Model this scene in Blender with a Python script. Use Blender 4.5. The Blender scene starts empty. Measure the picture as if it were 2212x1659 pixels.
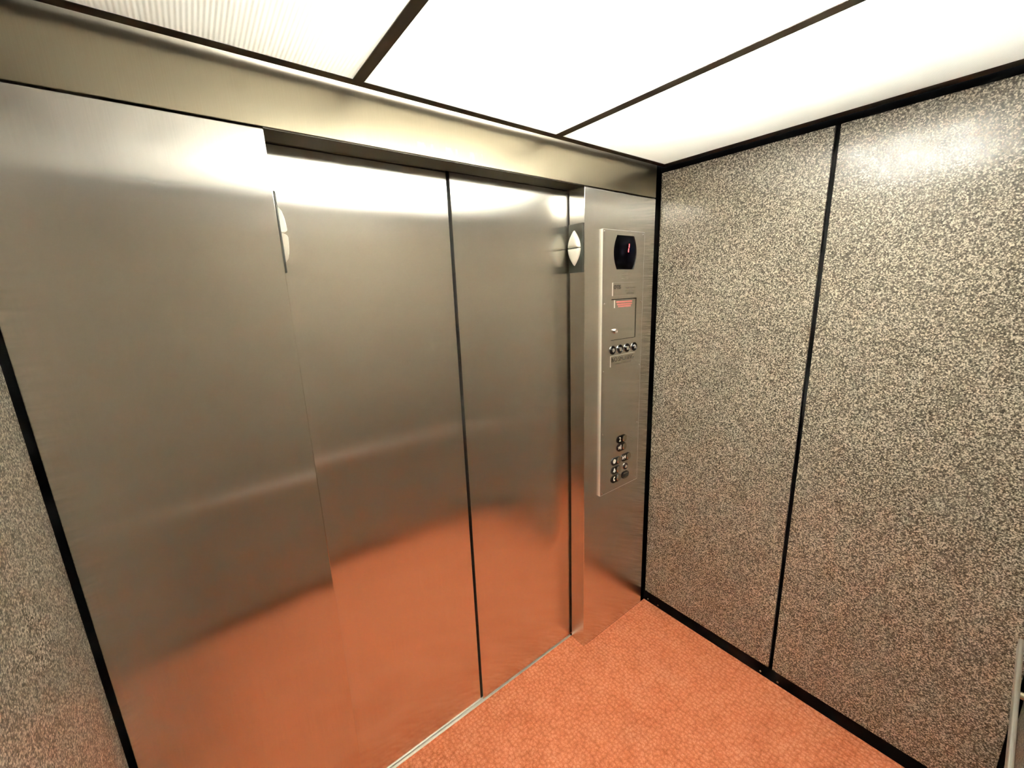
import bpy, bmesh, math, random
from mathutils import Vector, Matrix
random.seed(7)
S = bpy.context.scene
COL = S.collection
PI = math.pi

# ------------------------------------------------------------------ materials
def new_mat(name):
    m = bpy.data.materials.new(name)
    m.use_nodes = True
    nt = m.node_tree
    return m, nt, nt.nodes['Principled BSDF'], nt.nodes['Material Output']

def simple(name, col, rough=.5, metal=0., spec=.5, coat=0.):
    m, nt, b, o = new_mat(name)
    b.inputs['Base Color'].default_value = (*col, 1)
    b.inputs['Roughness'].default_value = rough
    b.inputs['Metallic'].default_value = metal
    b.inputs['Specular IOR Level'].default_value = spec
    b.inputs['Coat Weight'].default_value = coat
    return m

def math_node(nt, op, a=None, b=None, va=0., vb=0.):
    n = nt.nodes.new('ShaderNodeMath'); n.operation = op
    n.inputs[0].default_value = va; n.inputs[1].default_value = vb
    if a is not None: nt.links.new(a, n.inputs[0])
    if b is not None: nt.links.new(b, n.inputs[1])
    return n.outputs[0]

def ramp(nt, fac, stops, interp='LINEAR'):
    r = nt.nodes.new('ShaderNodeValToRGB'); r.color_ramp.interpolation = interp
    e = r.color_ramp.elements
    while len(e) < len(stops): e.new(.5)
    for el, (p, c) in zip(e, stops):
        el.position = p; el.color = (*c, 1)
    nt.links.new(fac, r.inputs['Fac'])
    return r.outputs['Color']

def obj_coords(nt, scale=(1, 1, 1)):
    t = nt.nodes.new('ShaderNodeTexCoord')
    mp = nt.nodes.new('ShaderNodeMapping')
    mp.inputs['Scale'].default_value = scale
    nt.links.new(t.outputs['Object'], mp.inputs['Vector'])
    return mp.outputs['Vector']

def noise(nt, vec, scale, detail=2., rough=.5):
    n = nt.nodes.new('ShaderNodeTexNoise')
    n.inputs['Scale'].default_value = scale
    n.inputs['Detail'].default_value = detail
    n.inputs['Roughness'].default_value = rough
    nt.links.new(vec, n.inputs['Vector'])
    return n.outputs['Fac']

def steel(name, col, rough, aniso, wave=.0, stains=False):
    """Brushed stainless steel, grain running upright, so reflections smear sideways."""
    m, nt, b, o = new_mat(name)
    L = nt.links.new
    b.inputs['Metallic'].default_value = 1.
    b.inputs['Anisotropic'].default_value = aniso
    geo = nt.nodes.new('ShaderNodeNewGeometry')
    cr = nt.nodes.new('ShaderNodeVectorMath'); cr.operation = 'CROSS_PRODUCT'
    L(geo.outputs['True Normal'], cr.inputs[0]); cr.inputs[1].default_value = (.02, .01, 1)
    c2 = nt.nodes.new('ShaderNodeVectorMath'); c2.operation = 'CROSS_PRODUCT'
    L(geo.outputs['True Normal'], c2.inputs[0]); L(cr.outputs[0], c2.inputs[1])
    L(cr.outputs[0], b.inputs['Tangent'])
    # fine streaks along the grain vary colour and roughness a little
    v = obj_coords(nt, (1, 1, .012))
    st = noise(nt, v, 420, 3, .6)
    smud = noise(nt, obj_coords(nt), 3.2, 4, .6)
    c = ramp(nt, st, [(.3, tuple(x*.965 for x in col)), (.7, tuple(min(1, x*1.03) for x in col))])
    L(c, b.inputs['Base Color'])
    r1 = math_node(nt, 'MULTIPLY_ADD', smud, None, vb=.08)
    nt.nodes[-1].inputs[2].default_value = rough-.04
    rr = r1
    if stains:
        # dried drip marks on the header over the doors
        vv = obj_coords(nt, (1, 1, .25))
        d = noise(nt, vv, 55, 2, .5)
        dm = math_node(nt, 'GREATER_THAN', d, vb=.56)
        tc = nt.nodes.new('ShaderNodeTexCoord'); sx = nt.nodes.new('ShaderNodeSeparateXYZ')
        L(tc.outputs['Object'], sx.inputs[0])
        ax = math_node(nt, 'LESS_THAN', math_node(nt, 'ABSOLUTE', math_node(nt, 'ADD', sx.outputs['X'], vb=stains[0])), vb=stains[1])
        az = math_node(nt, 'LESS_THAN', sx.outputs['Z'], vb=stains[2])
        mk = math_node(nt, 'MULTIPLY', math_node(nt, 'MULTIPLY', ax, az), dm)
        rr = math_node(nt, 'ADD', r1, math_node(nt, 'MULTIPLY', mk, vb=.05))
        mc = nt.nodes.new('ShaderNodeMixRGB'); mc.inputs[2].default_value = (.52, .47, .37, 1)
        L(math_node(nt, 'MULTIPLY', mk, vb=.35), mc.inputs[0]); L(c, mc.inputs[1]); L(mc.outputs[0], b.inputs['Base Color'])
    L(rr, b.inputs['Roughness'])
    if wave:
        # sheet metal is never quite flat
        nb = noise(nt, obj_coords(nt, (1, 1, 1)), 2.2, 1, .4)
        bp = nt.nodes.new('ShaderNodeBump'); bp.inputs['Strength'].default_value = wave
        bp.inputs['Distance'].default_value = .02
        L(nb, bp.inputs['Height']); L(bp.outputs['Normal'], b.inputs['Normal'])
    return m

def granite_mat():
    m, nt, b, o = new_mat('speckled_laminate')
    L = nt.links.new
    v = obj_coords(nt)
    wv = nt.nodes.new('ShaderNodeTexNoise'); wv.inputs['Scale'].default_value = 260; wv.inputs['Detail'].default_value = 1
    L(v, wv.inputs['Vector'])
    mix = nt.nodes.new('ShaderNodeVectorMath'); mix.operation = 'MULTIPLY_ADD'
    L(wv.outputs['Color'], mix.inputs[0]); mix.inputs[1].default_value = (.0045, .0045, .0045); L(v, mix.inputs[2])
    vo = nt.nodes.new('ShaderNodeTexVoronoi'); vo.inputs['Scale'].default_value = 300; vo.feature = 'SMOOTH_F1'
    vo.inputs['Smoothness'].default_value = .35
    L(mix.outputs[0], vo.inputs['Vector'])
    sp = nt.nodes.new('ShaderNodeSeparateColor'); L(vo.outputs['Color'], sp.inputs[0])
    n1 = noise(nt, v, 230, 3, .65)
    n2 = noise(nt, v, 5, 3, .55)
    f = math_node(nt, 'ADD', math_node(nt, 'MULTIPLY', sp.outputs[0], vb=.46), math_node(nt, 'MULTIPLY', n1, vb=.95))
    f = math_node(nt, 'SUBTRACT', f, math_node(nt, 'MULTIPLY', vo.outputs['Distance'], vb=.25))
    f = math_node(nt, 'ADD', f, math_node(nt, 'MULTIPLY', n2, vb=.10))
    c = ramp(nt, f, [(.38, (.030, .023, .015)), (.54, (.135, .114, .084)), (.68, (.31, .275, .215)), (.88, (.74, .68, .56))])
    L(c, b.inputs['Base Color'])
    b.inputs['Roughness'].default_value = .35
    b.inputs['Specular IOR Level'].default_value = .4
    b.inputs['Coat Weight'].default_value = .55
    b.inputs['Coat Roughness'].default_value = GR_ROUGH
    b.inputs['Coat IOR'].default_value = 1.6
    bp = nt.nodes.new('ShaderNodeBump'); bp.inputs['Strength'].default_value = .06; bp.inputs['Distance'].default_value = .002
    L(noise(nt, v, 160, 2, .5), bp.inputs['Height'])
    L(bp.outputs['Normal'], b.inputs['Normal']); L(bp.outputs['Normal'], b.inputs['Coat Normal'])
    return m

def carpet_mat():
    m, nt, b, o = new_mat('coral_carpet')
    L = nt.links.new
    v = obj_coords(nt)
    w = nt.nodes.new('ShaderNodeTexNoise'); w.inputs['Scale'].default_value = 60; w.inputs['Detail'].default_value = 2
    L(v, w.inputs['Vector'])
    mx = nt.nodes.new('ShaderNodeVectorMath'); mx.operation = 'MULTIPLY_ADD'
    L(w.outputs['Color'], mx.inputs[0]); mx.inputs[1].default_value = (.012, .012, .012); L(v, mx.inputs[2])
    vo = nt.nodes.new('ShaderNodeTexVoronoi'); vo.inputs['Scale'].default_value = 66; vo.inputs['Randomness'].default_value = .65
    L(mx.outputs[0], vo.inputs['Vector'])
    fib = noise(nt, v, 230, 3, .75)
    mott = noise(nt, v, 8, 3, .6)
    hgt = math_node(nt, 'SUBTRACT', math_node(nt, 'MULTIPLY', fib, vb=.5), math_node(nt, 'MULTIPLY', vo.outputs['Distance'], vb=1.1))
    f = math_node(nt, 'ADD', math_node(nt, 'MULTIPLY', fib, vb=.85), math_node(nt, 'MULTIPLY', mott, vb=.30))
    f = math_node(nt, 'SUBTRACT', f, math_node(nt, 'MULTIPLY', vo.outputs['Distance'], vb=.38))  # darker between the loops: groove shade painted into the carpet colour
    c = ramp(nt, f, [(.16, (.53, .135, .055)), (.40, (.75, .232, .107)), (.64, (.93, .39, .23))])
    L(c, b.inputs['Base Color'])
    b.inputs['Roughness'].default_value = .95
    b.inputs['Specular IOR Level'].default_value = .1
    bp = nt.nodes.new('ShaderNodeBump'); bp.inputs['Strength'].default_value = 1.; bp.inputs['Distance'].default_value = .0065
    L(hgt, bp.inputs['Height']); L(bp.outputs['Normal'], b.inputs['Normal'])
    return m

def diffuser_mat():
    """Milky ribbed plastic that lets the tubes above shine through."""
    m = bpy.data.materials.new('ribbed_diffuser'); m.use_nodes = True
    nt = m.node_tree; L = nt.links.new
    nt.nodes.clear()
    out = nt.nodes.new('ShaderNodeOutputMaterial')
    tr = nt.nodes.new('ShaderNodeBsdfTranslucent'); tr.inputs['Color'].default_value = (*DIFF_T, 1)
    df = nt.nodes.new('ShaderNodeBsdfDiffuse'); df.inputs['Color'].default_value = (.80, .79, .74, 1)
    mx = nt.nodes.new('ShaderNodeMixShader'); mx.inputs[0].default_value = .38
    wv = nt.nodes.new('ShaderNodeTexWave'); wv.wave_type = 'BANDS'; wv.bands_direction = 'X'
    wv.inputs['Scale'].default_value = 1/.0085/ (20/ (2*PI)) ; wv.inputs['Distortion'].default_value = 0
    t = nt.nodes.new('ShaderNodeTexCoord'); L(t.outputs['Object'], wv.inputs['Vector'])
    bp = nt.nodes.new('ShaderNodeBump'); bp.inputs['Strength'].default_value = .55; bp.inputs['Distance'].default_value = .002
    L(wv.outputs['Fac'], bp.inputs['Height'])
    L(bp.outputs['Normal'], tr.inputs['Normal']); L(bp.outputs['Normal'], df.inputs['Normal'])
    L(tr.outputs[0], mx.inputs[1]); L(df.outputs[0], mx.inputs[2]); L(mx.outputs[0], out.inputs['Surface'])
    return m

def emit(name, col, strength, base=(.02, .02, .02)):
    m, nt, b, o = new_mat(name)
    b.inputs['Base Color'].default_value = (*base, 1)
    b.inputs['Emission Color'].default_value = (*col, 1)
    b.inputs['Emission Strength'].default_value = strength
    return m

GR_ROUGH = .11
DIFF_T = (.93, .92, .86)
LAMP = 605.
STEEL = (.72, .69, .64)

M = {}
M['door_steel'] = steel('brushed_steel_doors', STEEL, .20, 1., wave=.010)
M['panel_steel'] = steel('brushed_steel_panels', STEEL, .20, 1., wave=.010)
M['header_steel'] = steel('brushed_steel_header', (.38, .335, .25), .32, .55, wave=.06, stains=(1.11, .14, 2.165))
M['plate_steel'] = steel('brushed_steel_plate', (.72, .69, .64), .24, .95)
M['dark_steel'] = simple('dark_lintel', (.028, .019, .011), .4, .3)
M['granite'] = granite_mat()
M['carpet'] = carpet_mat()
M['diffuser'] = diffuser_mat()
M['black'] = simple('black_backing', (.003, .003, .0035), .6, 0, .06)
M['rubber'] = simple('black_rubber', (.008, .008, .008), .6, 0, .3)
M['bronze'] = simple('dark_bronze', (.055, .040, .028), .45, .3)
M['alu'] = simple('polished_aluminium', (.95, .93, .86), .5, 1.)
M['lit_edge'] = simple('painted_lit_edge', (.95, .93, .86), .62, 1.)  # paler than the plate steel: light on raised edges put into the colour
M['chrome'] = simple('chrome', (.86, .85, .82), .09, 1.)
M['satin'] = simple('satin_steel', (.53, .485, .385), .24, 1.)
M['rail_steel'] = simple('rail_steel', (.84, .82, .76), .45, 1.)
M['white_paint'] = simple('canopy_paint', (.16, .16, .155), .8)
M['glossy_black'] = simple('black_display_glass', (.001, .001, .002), .2, 0, .03)
M['black_plastic'] = simple('black_plastic', (.008, .007, .007), .25, 0, .5)
M['engrave'] = simple('black_engraving', (.035, .028, .018), .6)
M['engrave_soft'] = simple('worn_engraving', (.13, .105, .07), .6)
M['red_ink'] = simple('red_ink', (.50, .145, .125), .6)
M['white_ink'] = simple('white_ink', (.92, .94, .88), .5)
M['lantern_plate'] = simple('grey_lantern_plate', (.062, .062, .052), .32, .6)
M['lens'] = simple('white_lens', (.90, .87, .76), .3, 0, .5)
M['led'] = emit('red_led', (1., .10, .10), 5.)
M['tube'] = emit('lit_fluorescent_tube', (1., 1.01, 1.03), LAMP, (.8, .8, .8))

# ------------------------------------------------------------------ helpers
def link(o, parent=None):
    COL.objects.link(o)
    if parent is not None: o.parent = parent
    return o

def wloc(o):
    v = Vector(o.location)
    while o.parent is not None:
        o = o.parent; v += o.location
    return v

def tag(o, label=None, cat=None, group=None, kind=None):
    if label: o['label'] = label
    if cat: o['category'] = cat
    if group: o['group'] = group
    if kind: o['kind'] = kind
    return o

def thing(name, loc, label, cat, group=None, kind='thing'):
    o = bpy.data.objects.new(name, None); o.empty_display_size = .05
    o.location = loc; link(o)
    return tag(o, label, cat, group, kind)

def obj(name, bm, mat, parent=None, loc=None, smooth=False, bevel=0., seg=2):
    """World-space bmesh -> one mesh object (origin at loc, or at its parent's origin)."""
    origin = Vector(loc) if loc is not None else (wloc(parent) if parent is not None else Vector((0, 0, 0)))
    bmesh.ops.recalc_face_normals(bm, faces=bm.faces)
    bmesh.ops.translate(bm, verts=bm.verts, vec=-origin)
    me = bpy.data.meshes.new(name); bm.to_mesh(me); bm.free()
    me.materials.append(M[mat] if isinstance(mat, str) else mat)
    if smooth:
        for p in me.polygons: p.use_smooth = True
    o = bpy.data.objects.new(name, me)
    o.location = origin - (wloc(parent) if parent is not None else Vector((0, 0, 0)))
    link(o, parent)
    if smooth:
        md = o.modifiers.new('edges', 'EDGE_SPLIT'); md.split_angle = math.radians(40)
    if bevel:
        md = o.modifiers.new('bevel', 'BEVEL'); md.width = bevel; md.segments = seg; md.limit_method = 'ANGLE'
    return o

def BM(): return bmesh.new()

def box(bm, lo, hi):
    c = [(lo[i]+hi[i])/2 for i in range(3)]; s = [abs(hi[i]-lo[i]) for i in range(3)]
    bmesh.ops.create_cube(bm, size=1, matrix=Matrix.Translation(c) @ Matrix.Diagonal((*s, 1)))
    return bm

def bx(lo, hi): return box(BM(), lo, hi)

def lathe(bm, prof, base, axis='-y', n=28):
    """prof: (radius, height) pairs; turned about an axis that leaves base along `axis`."""
    def P(r, h, a):
        u, v = r*math.cos(a), r*math.sin(a)
        return {'-y': (base[0]+u, base[1]-h, base[2]+v), '-x': (base[0]-h, base[1]+u, base[2]+v),
                '+x': (base[0]+h, base[1]+u, base[2]+v), '+y': (base[0]+u, base[1]+h, base[2]+v)}[axis]
    rings = []
    for r, h in prof:
        if r < 1e-6: rings.append([bm.verts.new(P(0, h, 0))])
        else: rings.append([bm.verts.new(P(r, h, 2*PI*k/n)) for k in range(n)])
    for A, B in zip(rings, rings[1:]):
        for k in range(n):
            k2 = (k+1) % n
            a = [A[k], A[k2]] if len(A) > 1 else [A[0]]
            b = [B[k2], B[k]] if len(B) > 1 else [B[0]]
            if len(a)+len(b) >= 3: bm.faces.new(a+b)
    for R_ in (rings[0], rings[-1]):
        if len(R_) > 1: bm.faces.new(R_)
    return bm

def tube_x(bm, x0, x1, y, z, r, n=24, rnd=.006):
    ring = []
    for x, rr in ((x0, r-rnd), (x0+rnd, r), (x1-rnd, r), (x1, r-rnd)):
        ring.append([bm.verts.new((x, y+rr*math.cos(2*PI*k/n), z+rr*math.sin(2*PI*k/n))) for k in range(n)])
    for A, B in zip(ring, ring[1:]):
        for k in range(n): bm.faces.new([A[k], A[(k+1) % n], B[(k+1) % n], B[k]])
    bm.faces.new(ring[0]); bm.faces.new(ring[-1])
    return bm

def prism(bm, pts, y_back, y_front, holes=()):
    """Outline in the x-z plane (with holes) extruded from y_back to y_front."""
    edges = []
    for loop in (pts, *holes):
        vs = [bm.verts.new((p[0], y_back, p[1])) for p in loop]
        edges += [bm.edges.new((vs[i], vs[(i+1) % len(vs)])) for i in range(len(vs))]
    r = bmesh.ops.triangle_fill(bm, edges=edges, use_beauty=True)
    faces = [g for g in r['geom'] if isinstance(g, bmesh.types.BMFace)]
    ex = bmesh.ops.extrude_face_region(bm, geom=faces)
    bmesh.ops.translate(bm, verts=[g for g in ex['geom'] if isinstance(g, bmesh.types.BMVert)], vec=(0, y_front-y_back, 0))
    for f in faces:
        if f.is_valid: pass
    return bm

def rect(x0, z0, x1, z1): return [(x0, z0), (x1, z0), (x1, z1), (x0, z1)]

def pill(x0, x1, z, r, n=10):
    p = []
    for k in range(n+1):
        a = -PI/2+PI*k/n; p.append((x1-r+r*math.cos(a), z+r*math.sin(a)))
    for k in range(n+1):
        a = PI/2+PI*k/n; p.append((x0+r+r*math.cos(a), z+r*math.sin(a)))
    return p

def letters(body, x0, z0, width, height, y, depth=.0006, bold=0.):
    """Raised lettering read from the cab side (towards -y), fitted to width x height."""
    cu = bpy.data.curves.new('tmp', 'FONT'); cu.body = body; cu.extrude = .5; cu.resolution_u = 3; cu.offset = bold
    to = bpy.data.objects.new('tmp', cu); COL.objects.link(to)
    dg = bpy.context.evaluated_depsgraph_get(); dg.update()
    me = bpy.data.meshes.new_from_object(to.evaluated_get(dg))
    bpy.data.objects.remove(to)
    bm = BM(); bm.from_mesh(me)
    xs = [v.co.x for v in bm.verts]; ys = [v.co.y for v in bm.verts]
    ax, bxx, ay, by = min(xs), max(xs), min(ys), max(ys)
    for v in bm.verts:
        t = v.co.copy()
        v.co = (x0+(t.x-ax)/(bxx-ax)*width, y-(t.z+.5)*depth, z0+(t.y-ay)/(by-ay)*height)
    return bm

def worn_line(bm, x0, x1, z, h, y, gap=.2):
    """A row of small worn strokes standing for print too worn to read."""
    x = x0
    while x < x1:
        w = random.uniform(.0022, .0046)
        if random.random() > gap:
            box(bm, (x, y-.0004, z-h/2*random.uniform(.7, 1)), (min(x+w, x1), y, z+h/2*random.uniform(.7, 1)))
        x += w+.0012
    return bm

# ------------------------------------------------------------------ measurements (metres)
XR, XL = -.4993, -1.5737          # jambs of the door opening
XW = -2.0616                      # face of the left wall
DY = -1.296                       # face of the rear wall
ZT = 2.130                        # underside of the header
ZC = 2.256                        # underside of the drop ceiling
TOP = 2.52
YD1, YD2 = .0915, .0968             # faces of the two door leaves

# ------------------------------------------------------------------ floor, walls, ceiling
bm = BM()
box(bm, (-2.09, DY-.03, -.04), (.04, 0, 0))
box(bm, (XL-.02, 0, -.04), (XR+.02, .0863, 0))
tag(obj('floor', bm, 'carpet'), 'coral orange carpet with a bumpy loop texture covering the cab floor', 'carpet', kind='structure')

tag(obj('wall_right', bx((.0125, DY-.05, 0), (.05, .10, TOP)), 'black'),
    'black backing of the right-hand wall, seen as dark joints between speckled panels', 'wall', kind='structure')
tag(obj('wall_left', bx((XW-.05, DY-.05, 0), (XW-.0125, .10, TOP)), 'black'),
    'black backing of the left-hand wall behind its speckled panels', 'wall', kind='structure')
tag(obj('wall_rear', bx((XW-.05, DY-.05, 0), (.05, DY-.0125, TOP)), 'black'),
    'black backing of the rear wall behind the handrail', 'wall', kind='structure')

# front wall: the steel header over the doors
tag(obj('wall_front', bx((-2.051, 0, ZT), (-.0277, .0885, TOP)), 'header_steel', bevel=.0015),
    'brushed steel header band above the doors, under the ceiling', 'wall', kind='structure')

obj('lintel', bx((XL, .0015, ZT-.003), (XR, .0885, ZT)), 'dark_steel', bpy.data.objects['wall_front'])

# upright black corner strips
tag(obj('trim_1', bx((-.0277, .004, 0), (.012, .06, TOP)), 'black'),
    'upright black corner strip between the control panel wall and the speckled right wall', 'trim', kind='structure')
tag(obj('trim_2', bx((XW-.012, .004, 0), (-2.051, .06, TOP)), 'black'),
    'upright black corner strip at the far left edge of the wide steel panel', 'trim', kind='structure')

def base(name, lo, hi, label):
    return tag(obj(name, bx(lo, hi), 'black'), label, 'baseboard', kind='structure')
br = base('baseboard_right', (.004, DY, 0), (.012, .004, .0635), 'black baseboard with small steel rivets along the right wall')
for y in (-.026, -.0899, -.6133, -.6834, -1.19, -1.255):
    obj('rivet', lathe(BM(), [(.0048, 0), (.0044, .0012), (.0028, .0024), (0, .0028)], (.004, y, .0155), '-x', 14), 'satin', br, smooth=True)
base('baseboard_left', (XW-.012, DY, 0), (XW-.004, .004, .0635), 'black baseboard under the left speckled panels')
base('baseboard_rear', (XW, DY-.012, 0), (0, DY-.004, .0635), 'black baseboard under the rear speckled panels')

# aluminium door sill with grooves
sl = thing('door_sill', (-1.03, .0863, 0), 'narrow bright aluminium sill strip along the foot of the doors', 'door sill', kind='structure')
obj('sill_channel', bx((XL, .0863, -.03), (XR, .20, -.004)), 'black', sl)
obj('sill_plate', bx((XL, .0863, -.006), (XR, .130, .0026)), 'alu', sl, bevel=.0008)

# ------------------------------------------------------------------ steel return panels beside the doors
def return_panel(x0, x1, depth, label):
    t = thing('steel_wall_panel', ((x0+x1)/2, 0, 0), label, 'wall panel', 'brushed steel panels beside the doors')
    obj('face_panel', bx((x0, 0, 0), (x1, depth, ZT-.0045)), 'panel_steel', t, bevel=.0016)
    return t
return_panel(-2.051, XL, .088, 'wide brushed steel wall panel to the left of the doors')
return_panel(XR, -.0277, .0825, 'narrow brushed steel wall panel carrying the elevator control panel')

# ------------------------------------------------------------------ sliding doors
d1 = thing('door_1', (-.74, YD1, 0), 'brushed steel sliding door leaf next to the control panel side', 'elevator door', kind='structure')
obj('leaf', bx((-1.0405, YD1, .006), (-.45, YD1+.030, 2.20)), 'door_steel', d1, bevel=.0012)
obj('edge_seal', bx((-1.0498, YD1+.012, .006), (-1.0405, YD1+.028, 2.20)), 'rubber', d1)
d2 = thing('door_2', (-1.30, YD2, 0), 'brushed steel sliding door leaf beside the wide left-hand steel panel', 'elevator door', kind='structure')
obj('leaf', bx((-1.66, YD2, .006), (-1.0500, YD2+.030, 2.20)), 'door_steel', d2, bevel=.0012)
# dark hoistway behind, closing the opening
tag(obj('wall_hoistway', bx((-2.09, .20, -.05), (.05, .24, TOP)), 'black'), 'dark shaft wall behind the doors', 'wall', kind='structure')

# ------------------------------------------------------------------ speckled laminate panels
def wall_panel(lo, hi, label, group):
    return tag(obj('speckled_wall_panel', bx(lo, hi), 'granite', loc=((lo[0]+hi[0])/2, (lo[1]+hi[1])/2, lo[2]), bevel=.0015),
               label, 'wall panel', group, 'thing')
PZ0, PZ1 = .0635, 2.2355
g = 'speckled brown laminate panels on the right wall'
wall_panel((0, -.643, PZ0), (.012, -.008, PZ1), 'speckled grey-brown wall panel between the control panel corner and the black seam', g)
wall_panel((0, -1.2848, PZ0), (.012, -.658, PZ1), 'speckled grey-brown wall panel beyond the black seam, with a white glare near its top', g)
g = 'speckled brown laminate panels on the left wall'
wall_panel((XW-.012, -.643, PZ0), (XW, -.008, PZ1), 'speckled grey-brown wall panel beside the wide steel panel at the lower left', g)
wall_panel((XW-.012, -1.2848, PZ0), (XW, -.658, PZ1), 'speckled grey-brown left wall panel nearest the rear wall', g)
g = 'speckled brown laminate panels on the rear wall'
for (a, b_, w) in ((XW+.012, -1.380, 'left'), (-1.365, -.697, 'middle'), (-.682, -.016, 'right')):
    wall_panel((a, DY-.012, PZ0), (b_, DY, PZ1), {'left': 'speckled rear wall panel by the left wall, behind the handrail',
               'middle': 'middle speckled rear wall panel behind the handrail',
               'right': 'speckled rear wall panel at the right wall corner, behind the handrail end'}[w], g)

# ------------------------------------------------------------------ drop ceiling with light panels
YF0, YF1, YR0, YR1 = -.0205, -.0462, -1.292, -1.262
XC0, XC1, XC2, XC3, XC4, XC5, XC6, XC7 = -2.0595, -2.021, -1.3714, -1.3452, -.6934, -.6637, -.042, -.002
cl = thing('ceiling', (-1.03, -.64, ZC), 'drop ceiling of dark bronze bars holding milky light panels', 'ceiling', kind='structure')
obj('canopy', bx((-2.09, DY-.05, TOP-.02), (.05, .10, TOP+.02)), 'white_paint', cl)
for lo, hi in (((XC0, YF1, ZC), (XC7, YF0, ZC+.010)), ((XC0, YR0, ZC), (XC7, YR1, ZC+.010)),
               ((XC0, YR1, ZC), (XC1, YF1, ZC+.010)), ((XC6, YR1, ZC), (XC7, YF1, ZC+.010))):
    obj('frame_bar', bx(lo, hi), 'bronze', cl)
for a, b_ in ((XC2, XC3), (XC4, XC5)):
    obj('cross_bar', bx((a, YR1, ZC), (b_, YF1, ZC+.009)), 'bronze', cl)
g = 'translucent ceiling light panels'
for a, b_, lab in ((XC1, XC2, 'milky ribbed ceiling light panel above the wide steel panel'),
                   (XC3, XC4, 'bright ribbed ceiling light panel above the doors, between the two dark cross bars'),
                   (XC5, XC6, 'ceiling light panel above the control panel, against the right wall')):
    e = .0005
    tag(obj('ceiling_light_panel', bx((a+e, YR1+e, ZC+.0012), (b_-e, YF1-e, ZC+.0037)), 'diffuser', loc=((a+b_)/2, (YF1+YR1)/2, ZC)),
        lab, 'light panel', g, 'thing')
# the lamps above the panels: three tubes
for y in (-.57, -.72, -.87):
    t = thing('fluorescent_tube', (-.93, y, 2.298), 'lit white fluorescent tube hidden above the ceiling panels', 'lamp', 'tubes above the ceiling')
    obj('glass_tube', tube_x(BM(), -1.42, -.44, y, 2.298, .016, 16), 'tube', t, smooth=True)
    for s in (-1.44, -.44):
        obj('lamp_holder', bx((s, y-.02, 2.276), (s+.02, y+.02, TOP-.02)), 'white_paint', t)

# ------------------------------------------------------------------ direction indicators on the jambs
def indicator(xf, sx, label):
    """sx: +1 faces +x, -1 faces -x"""
    t = thing('direction_indicator', (xf, .0475, 1.902), label, 'direction light', 'hall direction lights on the door jambs')
    y0, y1, z0, z1 = .0060, .0822, 1.8072, 1.9965
    obj('plate', bx((xf-sx*.0005, y0, z0), (xf+sx*.0062, y1, z1)), 'lantern_plate', t, bevel=.003, seg=3)
    yc, hw = .0470, .0320
    for up in (1, -1):
        zb, zt_ = (1.9050, 1.9705) if up > 0 else (1.9020, 1.8345)
        H = zt_-zb
        out = []
        n = 12
        for k in range(n+1):
            f = k/n; out.append((yc-hw*(1-f**1.9)*1., zb+H*f))
        for k in range(n-1, -1, -1):
            f = k/n; out.append((yc+hw*(1-f**1.9), zb+H*f))
        cy, cz = yc, zb+H*.22
        bm = BM(); rings = []
        for s, h in ((1, .0055), (1, .010), (.93, .0155), (.78, .0205), (.55, .0238), (.3, .0248)):
            rings.append([bm.verts.new((xf+sx*h, cy+(p[0]-cy)*s, cz+(p[1]-cz)*s)) for p in out])
        m_ = len(out)
        for A, B in zip(rings, rings[1:]):
            for k in range(m_): bm.faces.new([A[k], A[(k+1) % m_], B[(k+1) % m_], B[k]])
        bm.faces.new(rings[0]); bm.faces.new(rings[-1])
        obj('arrow_lens', bm, 'lens', t, smooth=True)
    return t
indicator(XR, -1, 'grey direction light with two white arrow lenses on the jamb beside the control panel')
indicator(XL, 1, 'direction light seen edge-on, its white lenses bulging past the left steel panel')

# ------------------------------------------------------------------ car operating panel
FY = -.009       # face of the plate, proud of the wall
cop = thing('car_operating_panel', (-.246, 0, .782), 'tall steel elevator control panel with a black floor display and buttons', 'control panel')
def arc_side(xt, xm, z0, z1, n=10):
    return [(xt+(xm-xt)*(1-((2*k/n)-1)**2), z0+(z1-z0)*k/n) for k in range(n+1)]
zt0, zt1 = 1.8182, 1.9592
disp = arc_side(-.1799, -.159, zt0, zt1)+arc_side(-.297, -.3185, zt0, zt1)[::-1]
sd = rect(-.3285, 1.5130, -.1500, 1.6935)
obj('faceplate', prism(BM(), rect(-.3885, .7815, -.1035, 1.978), 0, FY, [disp, sd]), 'plate_steel', cop)
obj('dark_gap_sheet', bx((-.335, -.0012, 1.505), (-.145, 0, 1.70)), 'black_plastic', cop)  # black sheet added behind the service door so its gaps look shaded
ed = BM()  # thin pale strips added round the plate to imitate light along its edges
for lo, hi in (((-.3897, FY+.0004, .7815), (-.3885, 0, 1.978)), ((-.1035, FY+.0004, .7815), (-.1023, 0, 1.978)),
               ((-.3897, FY+.0004, 1.978), (-.1023, 0, 1.9792)), ((-.3897, FY+.0004, .7803), (-.1023, 0, .7815))):
    box(ed, lo, hi)
tag(obj('lit_edge_strip', ed, 'lit_edge', cop), 'edge of the plate, coloured paler as if catching light')
ds = obj('display_window', prism(BM(), [(p[0]*1.0, p[1]) for p in disp], -.0005, FY+.004), 'glossy_black', cop)
bm = BM()
for (x0, z0, x1, z1) in ((-.2090, 1.9105, -.2075, 1.9265), (-.2130, 1.8915, -.2110, 1.9075)):
    w = .0042
    vs = [(x0-w/2, z0), (x0+w/2, z0), (x1+w/2, z1), (x1-w/2, z1)]
    prism(bm, vs, FY+.004, FY+.0034)
tag(obj('digit', bm, 'led', ds), 'glowing red digit 1')
for k in range(5):
    z = 1.8045-k*.0062
    obj('speaker_slot', bx((-.262, FY-.0003, z-.0007), (-.2165, FY, z+.0007)), 'engrave_soft', cop)
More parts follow.
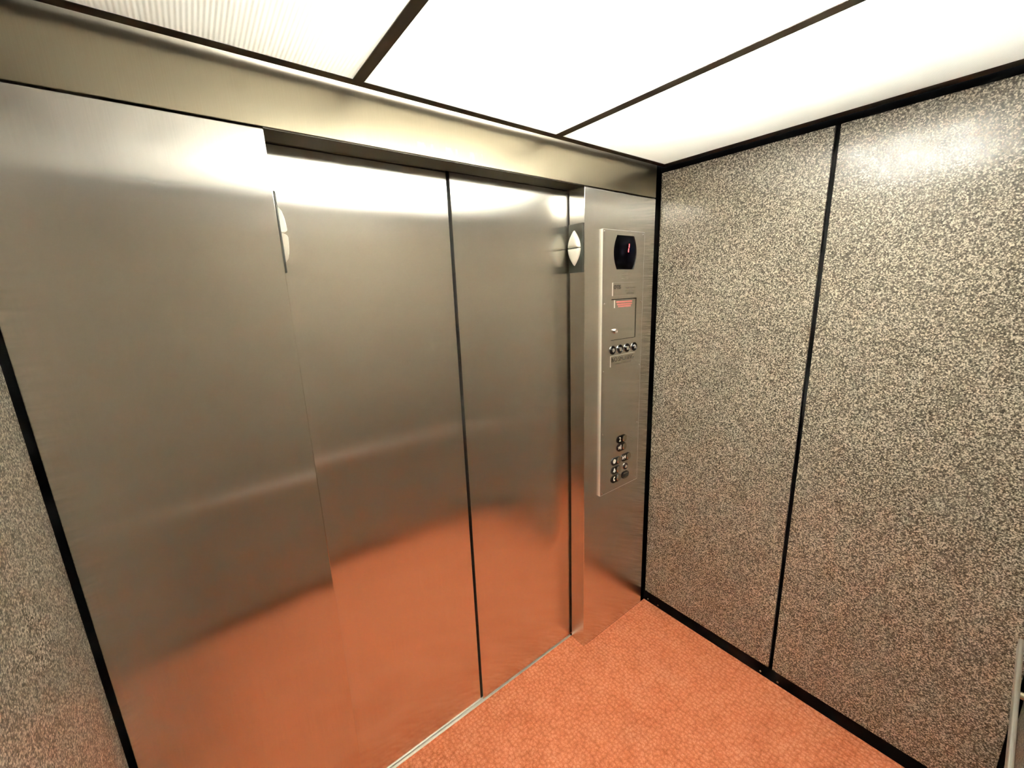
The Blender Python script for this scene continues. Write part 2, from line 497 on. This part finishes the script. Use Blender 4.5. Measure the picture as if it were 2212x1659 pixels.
# name plate
npl = obj('name_plate', bx((-.3225, FY-.0025, 1.7065), (-.1555, FY, 1.7632)), 'plate_steel', cop, bevel=.0005)
obj('lettering', letters('OTIS', -.3165, 1.7355, .047, .0175, FY-.0025, bold=.018), 'engrave', npl)
bm = BM()
for z, a, b_ in ((1.7395, -.235, -.169), (1.7265, -.235, -.168), (1.7150, -.227, -.176)):
    worn_line(bm, a, b_, z, .0068, FY-.0025, .08)
obj('small_print', bm, 'engrave_soft', npl)
def paint_lit_sides(o):  # gives side faces the paler colour, imitating light caught by raised edges
    o.data.materials.append(M['lit_edge'])
    for p in o.data.polygons:
        if abs(p.normal.y) < .5: p.material_index = 1
paint_lit_sides(npl)
# service door
sdo = obj('service_door', bx((-.3270, FY+.0025, 1.5145), (-.1538, FY+.0065, 1.6895)), 'plate_steel', cop)
nl = obj('notice_label', bx((-.3045, FY-.0005, 1.6545), (-.1690, FY+.0025, 1.6885)), 'plate_steel', sdo, bevel=.0004)
paint_lit_sides(nl)
bm = BM()
for z, a, b_ in ((1.6800, -.296, -.182), (1.6690, -.290, -.184), (1.6600, -.283, -.192)):
    worn_line(bm, a, b_, z, .0085, FY-.0005, 0.)
tag(obj('red_print', bm, 'red_ink', nl), 'worn red lettering')
lk = obj('lock', lathe(BM(), [(.0115, 0), (.0115, .008), (.0100, .011), (.0045, .0115), (.0035, .0095), (0, .0095)], (-.2992, FY+.0025, 1.5536)), 'chrome', sdo, smooth=True)

def key_switch(x, z, r=.0205, y=FY, parent=cop, name='key_switch', lab=None):
    k = obj(name, lathe(BM(), [(r, 0), (r, .0025), (r*.93, .0045), (r*.80, .0050), (r*.74, .0032), (0, .0030)], (x, y, z)), 'black_plastic', parent, smooth=True)
    if lab: tag(k, lab)
    bm = lathe(BM(), [(r*1.02, .0), (r*1.02, .0012), (r*.98, .0018), (r*.93, .0018), (r*.93, 0)], (x, y, z))
    obj('ring', bm, 'chrome', k, smooth=True)
    bm = lathe(BM(), [(r*.44, .0030), (r*.44, .0072), (r*.34, .0090), (r*.12, .0092), (r*.10, .0080), (0, .0080)], (x, y, z))
    obj('key_cylinder', bm, 'chrome', k, smooth=True)
    return k
for x in (-.3162, -.2650, -.2130, -.1595):
    key_switch(x, 1.4698)
# no smoking plate
nsp = obj('notice_plate', bx((-.3285, FY-.0022, 1.3935), (-.1515, FY, 1.4432)), 'plate_steel', cop, bevel=.0005)
paint_lit_sides(nsp)
obj('lettering', letters('NO SMOKING', -.3215, 1.4155, .1575, .0205, FY-.0022), 'engrave', nsp)
bm = worn_line(BM(), -.296, -.182, 1.4045, .0055, FY-.0022, .05)
obj('small_print', bm, 'engrave_soft', nsp)

# floor and function buttons: a black pill with a white sign, and a round steel button on its right end
Y1 = FY-.0035
def sign_poly(bm, pts): return prism(bm, pts, Y1, Y1-.0006)
def star(cx, cz, r):
    return [(cx+(r if k % 2 == 0 else r*.42)*math.sin(PI*k/5), cz+(r if k % 2 == 0 else r*.42)*math.cos(PI*k/5)) for k in range(10)]
def function_button(xa, xb, z, kind, lab):
    pl = obj('button_plate', prism(BM(), pill(xa-.0205, xb+.0175, z, .0185), FY, Y1), 'black_plastic', cop)
    tag(pl, lab)
    bt = obj('push_button', lathe(BM(), [(.0168, 0), (.0168, .0022), (.0152, .0036), (.0140, .0030), (.0120, .0046), (0, .0050)], (xb, Y1, z)), 'satin', pl, smooth=True)
    bm = BM()
    x, zz = xa+.0005, z+.0025
    if kind == '2': bm.free(); bm = letters('2', x-.0062, zz-.0105, .0124, .0215, Y1)
    elif kind == 'star':
        bm.free(); bm = letters('1', x+.0035, zz-.0105, .0062, .0215, Y1)
        sign_poly(bm, star(x-.0060, zz-.0006, .0105))
    elif kind == 'stop': sign_poly(bm, [(x+.0115*math.cos(PI/8+PI*k/4), zz+.0115*math.sin(PI/8+PI*k/4)) for k in range(8)])
    elif kind == 'bell':
        sign_poly(bm, [(x+a*.001, zz+b_*.001) for a, b_ in ((-10.5, -7.5), (10.5, -7.5), (10, -5), (7, -2), (5.5, 5), (3.2, 8.5), (1.5, 9.5), (1.2, 11.5), (-1.2, 11.5), (-1.5, 9.5), (-3.2, 8.5), (-5.5, 5), (-7, -2), (-10, -5))])
        sign_poly(bm, [(x+.0028*math.cos(2*PI*k/10), zz-.0100+.0022*math.sin(2*PI*k/10)) for k in range(10)])
    elif kind == 'phone':
        sign_poly(bm, [(x+a*.001, zz+b_*.001) for a, b_ in ((5.5, 11), (-2, 11), (-5.5, 7), (-6, 0), (-5.5, -7), (-2, -11), (5.5, -11), (6, -5.5), (1, -5), (-.5, -2.5), (-.5, 2.5), (1, 5), (6, 5.5))])
    elif kind == 'close':
        sign_poly(bm, [(x-.0125, zz-.010), (x-.0030, zz), (x-.0125, zz+.010)])
        sign_poly(bm, [(x-.0013, zz-.0105), (x+.0013, zz-.0105), (x+.0013, zz+.0105), (x-.0013, zz+.0105)])
        sign_poly(bm, [(x+.0125, zz-.010), (x+.0125, zz+.010), (x+.0030, zz)])
    obj('sign', bm, 'white_ink', pl)
    return pl
function_button(-.2520, -.2172, 1.0305, '2', 'black button plate with a white 2')
function_button(-.2512, -.2165, .9893, 'star', 'black button plate with a white star and 1')
function_button(-.2912, -.2557, .9285, 'stop', 'black button plate with a white octagon')
function_button(-.2180, -.1815, .9285, 'close', 'black button plate with two white triangles and a bar')
function_button(-.2899, -.2568, .8822, 'bell', 'black button plate with a white bell')
function_button(-.2904, -.2562, .8375, 'phone', 'black button plate with a white telephone receiver')
key_switch(-.2030, .8805, .0178, lab='small key switch low on the panel')
jk = obj('jack_plate', prism(BM(), pill(-.2290, -.1745, .8345, .0175), FY, Y1), 'black_plastic', cop)
for z in (.8440, .8225):
    obj('jack_slot', bx((-.2190, Y1-.0010, z-.0018), (-.1850, Y1, z+.0018)), 'satin', jk, bevel=.0005)
for x, z in ((-.3795, 1.9685), (-.1120, 1.9685), (-.3728, 1.6753), (-.1128, 1.6753), (-.3734, 1.3795), (-.1106, 1.3772), (-.3732, 1.0865), (-.1136, 1.0870), (-.1146, .7925), (-.3730, .7918)):
    obj('screw', lathe(BM(), [(.0050, 0), (.0047, .0014), (.0030, .0026), (0, .0030)], (x, FY, z), '-y', 14), 'chrome', cop, smooth=True)

# sizes above were taken against the wall behind; the face stands proud of it, so bring them to true size
for ch in list(cop.children_recursive):
    o_ = wloc(ch)
    for v_ in ch.data.vertices:
        x_, z_ = v_.co.x+o_.x, v_.co.z+o_.z
        v_.co.x = -.2579+(x_+.246)*.99223-o_.x
        v_.co.z = 1.3828+(z_-1.380)*.99223-o_.z

# ------------------------------------------------------------------ handrail on the rear wall
hr = thing('handrail', (-1.03, -1.255, .768), 'flat steel handrail running along the rear wall at the lower right corner', 'handrail')
obj('rail', bx((-1.90, -1.2595, .752), (-.16, -1.2500, .785)), 'rail_steel', hr, bevel=.0035, seg=3)
for x in (-1.69, -1.03, -.375):
    b_ = obj('bracket', lathe(BM(), [(.0085, -.0), (.0085, .0370)], (x, DY, .768), '+y', 16), 'satin', hr, smooth=True)
    obj('flange', lathe(BM(), [(.022, 0), (.022, .003), (.016, .006), (0, .006)], (x, DY, .768), '+y', 20), 'satin', b_, smooth=True)

# ------------------------------------------------------------------ world, camera, view
w = bpy.data.worlds.new('World'); S.world = w; w.use_nodes = True
w.node_tree.nodes['Background'].inputs['Color'].default_value = (0, 0, 0, 1)

cam = bpy.data.cameras.new('camera'); co = bpy.data.objects.new('camera', cam); COL.objects.link(co)
right = Vector((.78874872, -.61359698, -.03707032)); up = Vector((.16441178, .15246683, .97453714)); fwd = Vector((.59232105, .77475972, -.22114059))
co.matrix_world = Matrix(((right.x, up.x, -fwd.x, -1.7729), (right.y, up.y, -fwd.y, -1.1586), (right.z, up.z, -fwd.z, 1.7423), (0, 0, 0, 1)))
cam.sensor_width = 36; cam.lens = 880.76*36/2212; cam.clip_start = .01; cam.clip_end = 50
S.camera = co

S.view_settings.view_transform = 'Standard'; S.view_settings.look = 'None'
S.view_settings.exposure = 0.; S.view_settings.gamma = 1.; S.view_settings.use_curve_mapping = False
S.cycles.max_bounces = 9; S.cycles.diffuse_bounces = 5; S.cycles.glossy_bounces = 5; S.cycles.transmission_bounces = 4
S.cycles.caustics_refractive = False
S.cycles.sample_clamp_indirect = 40.
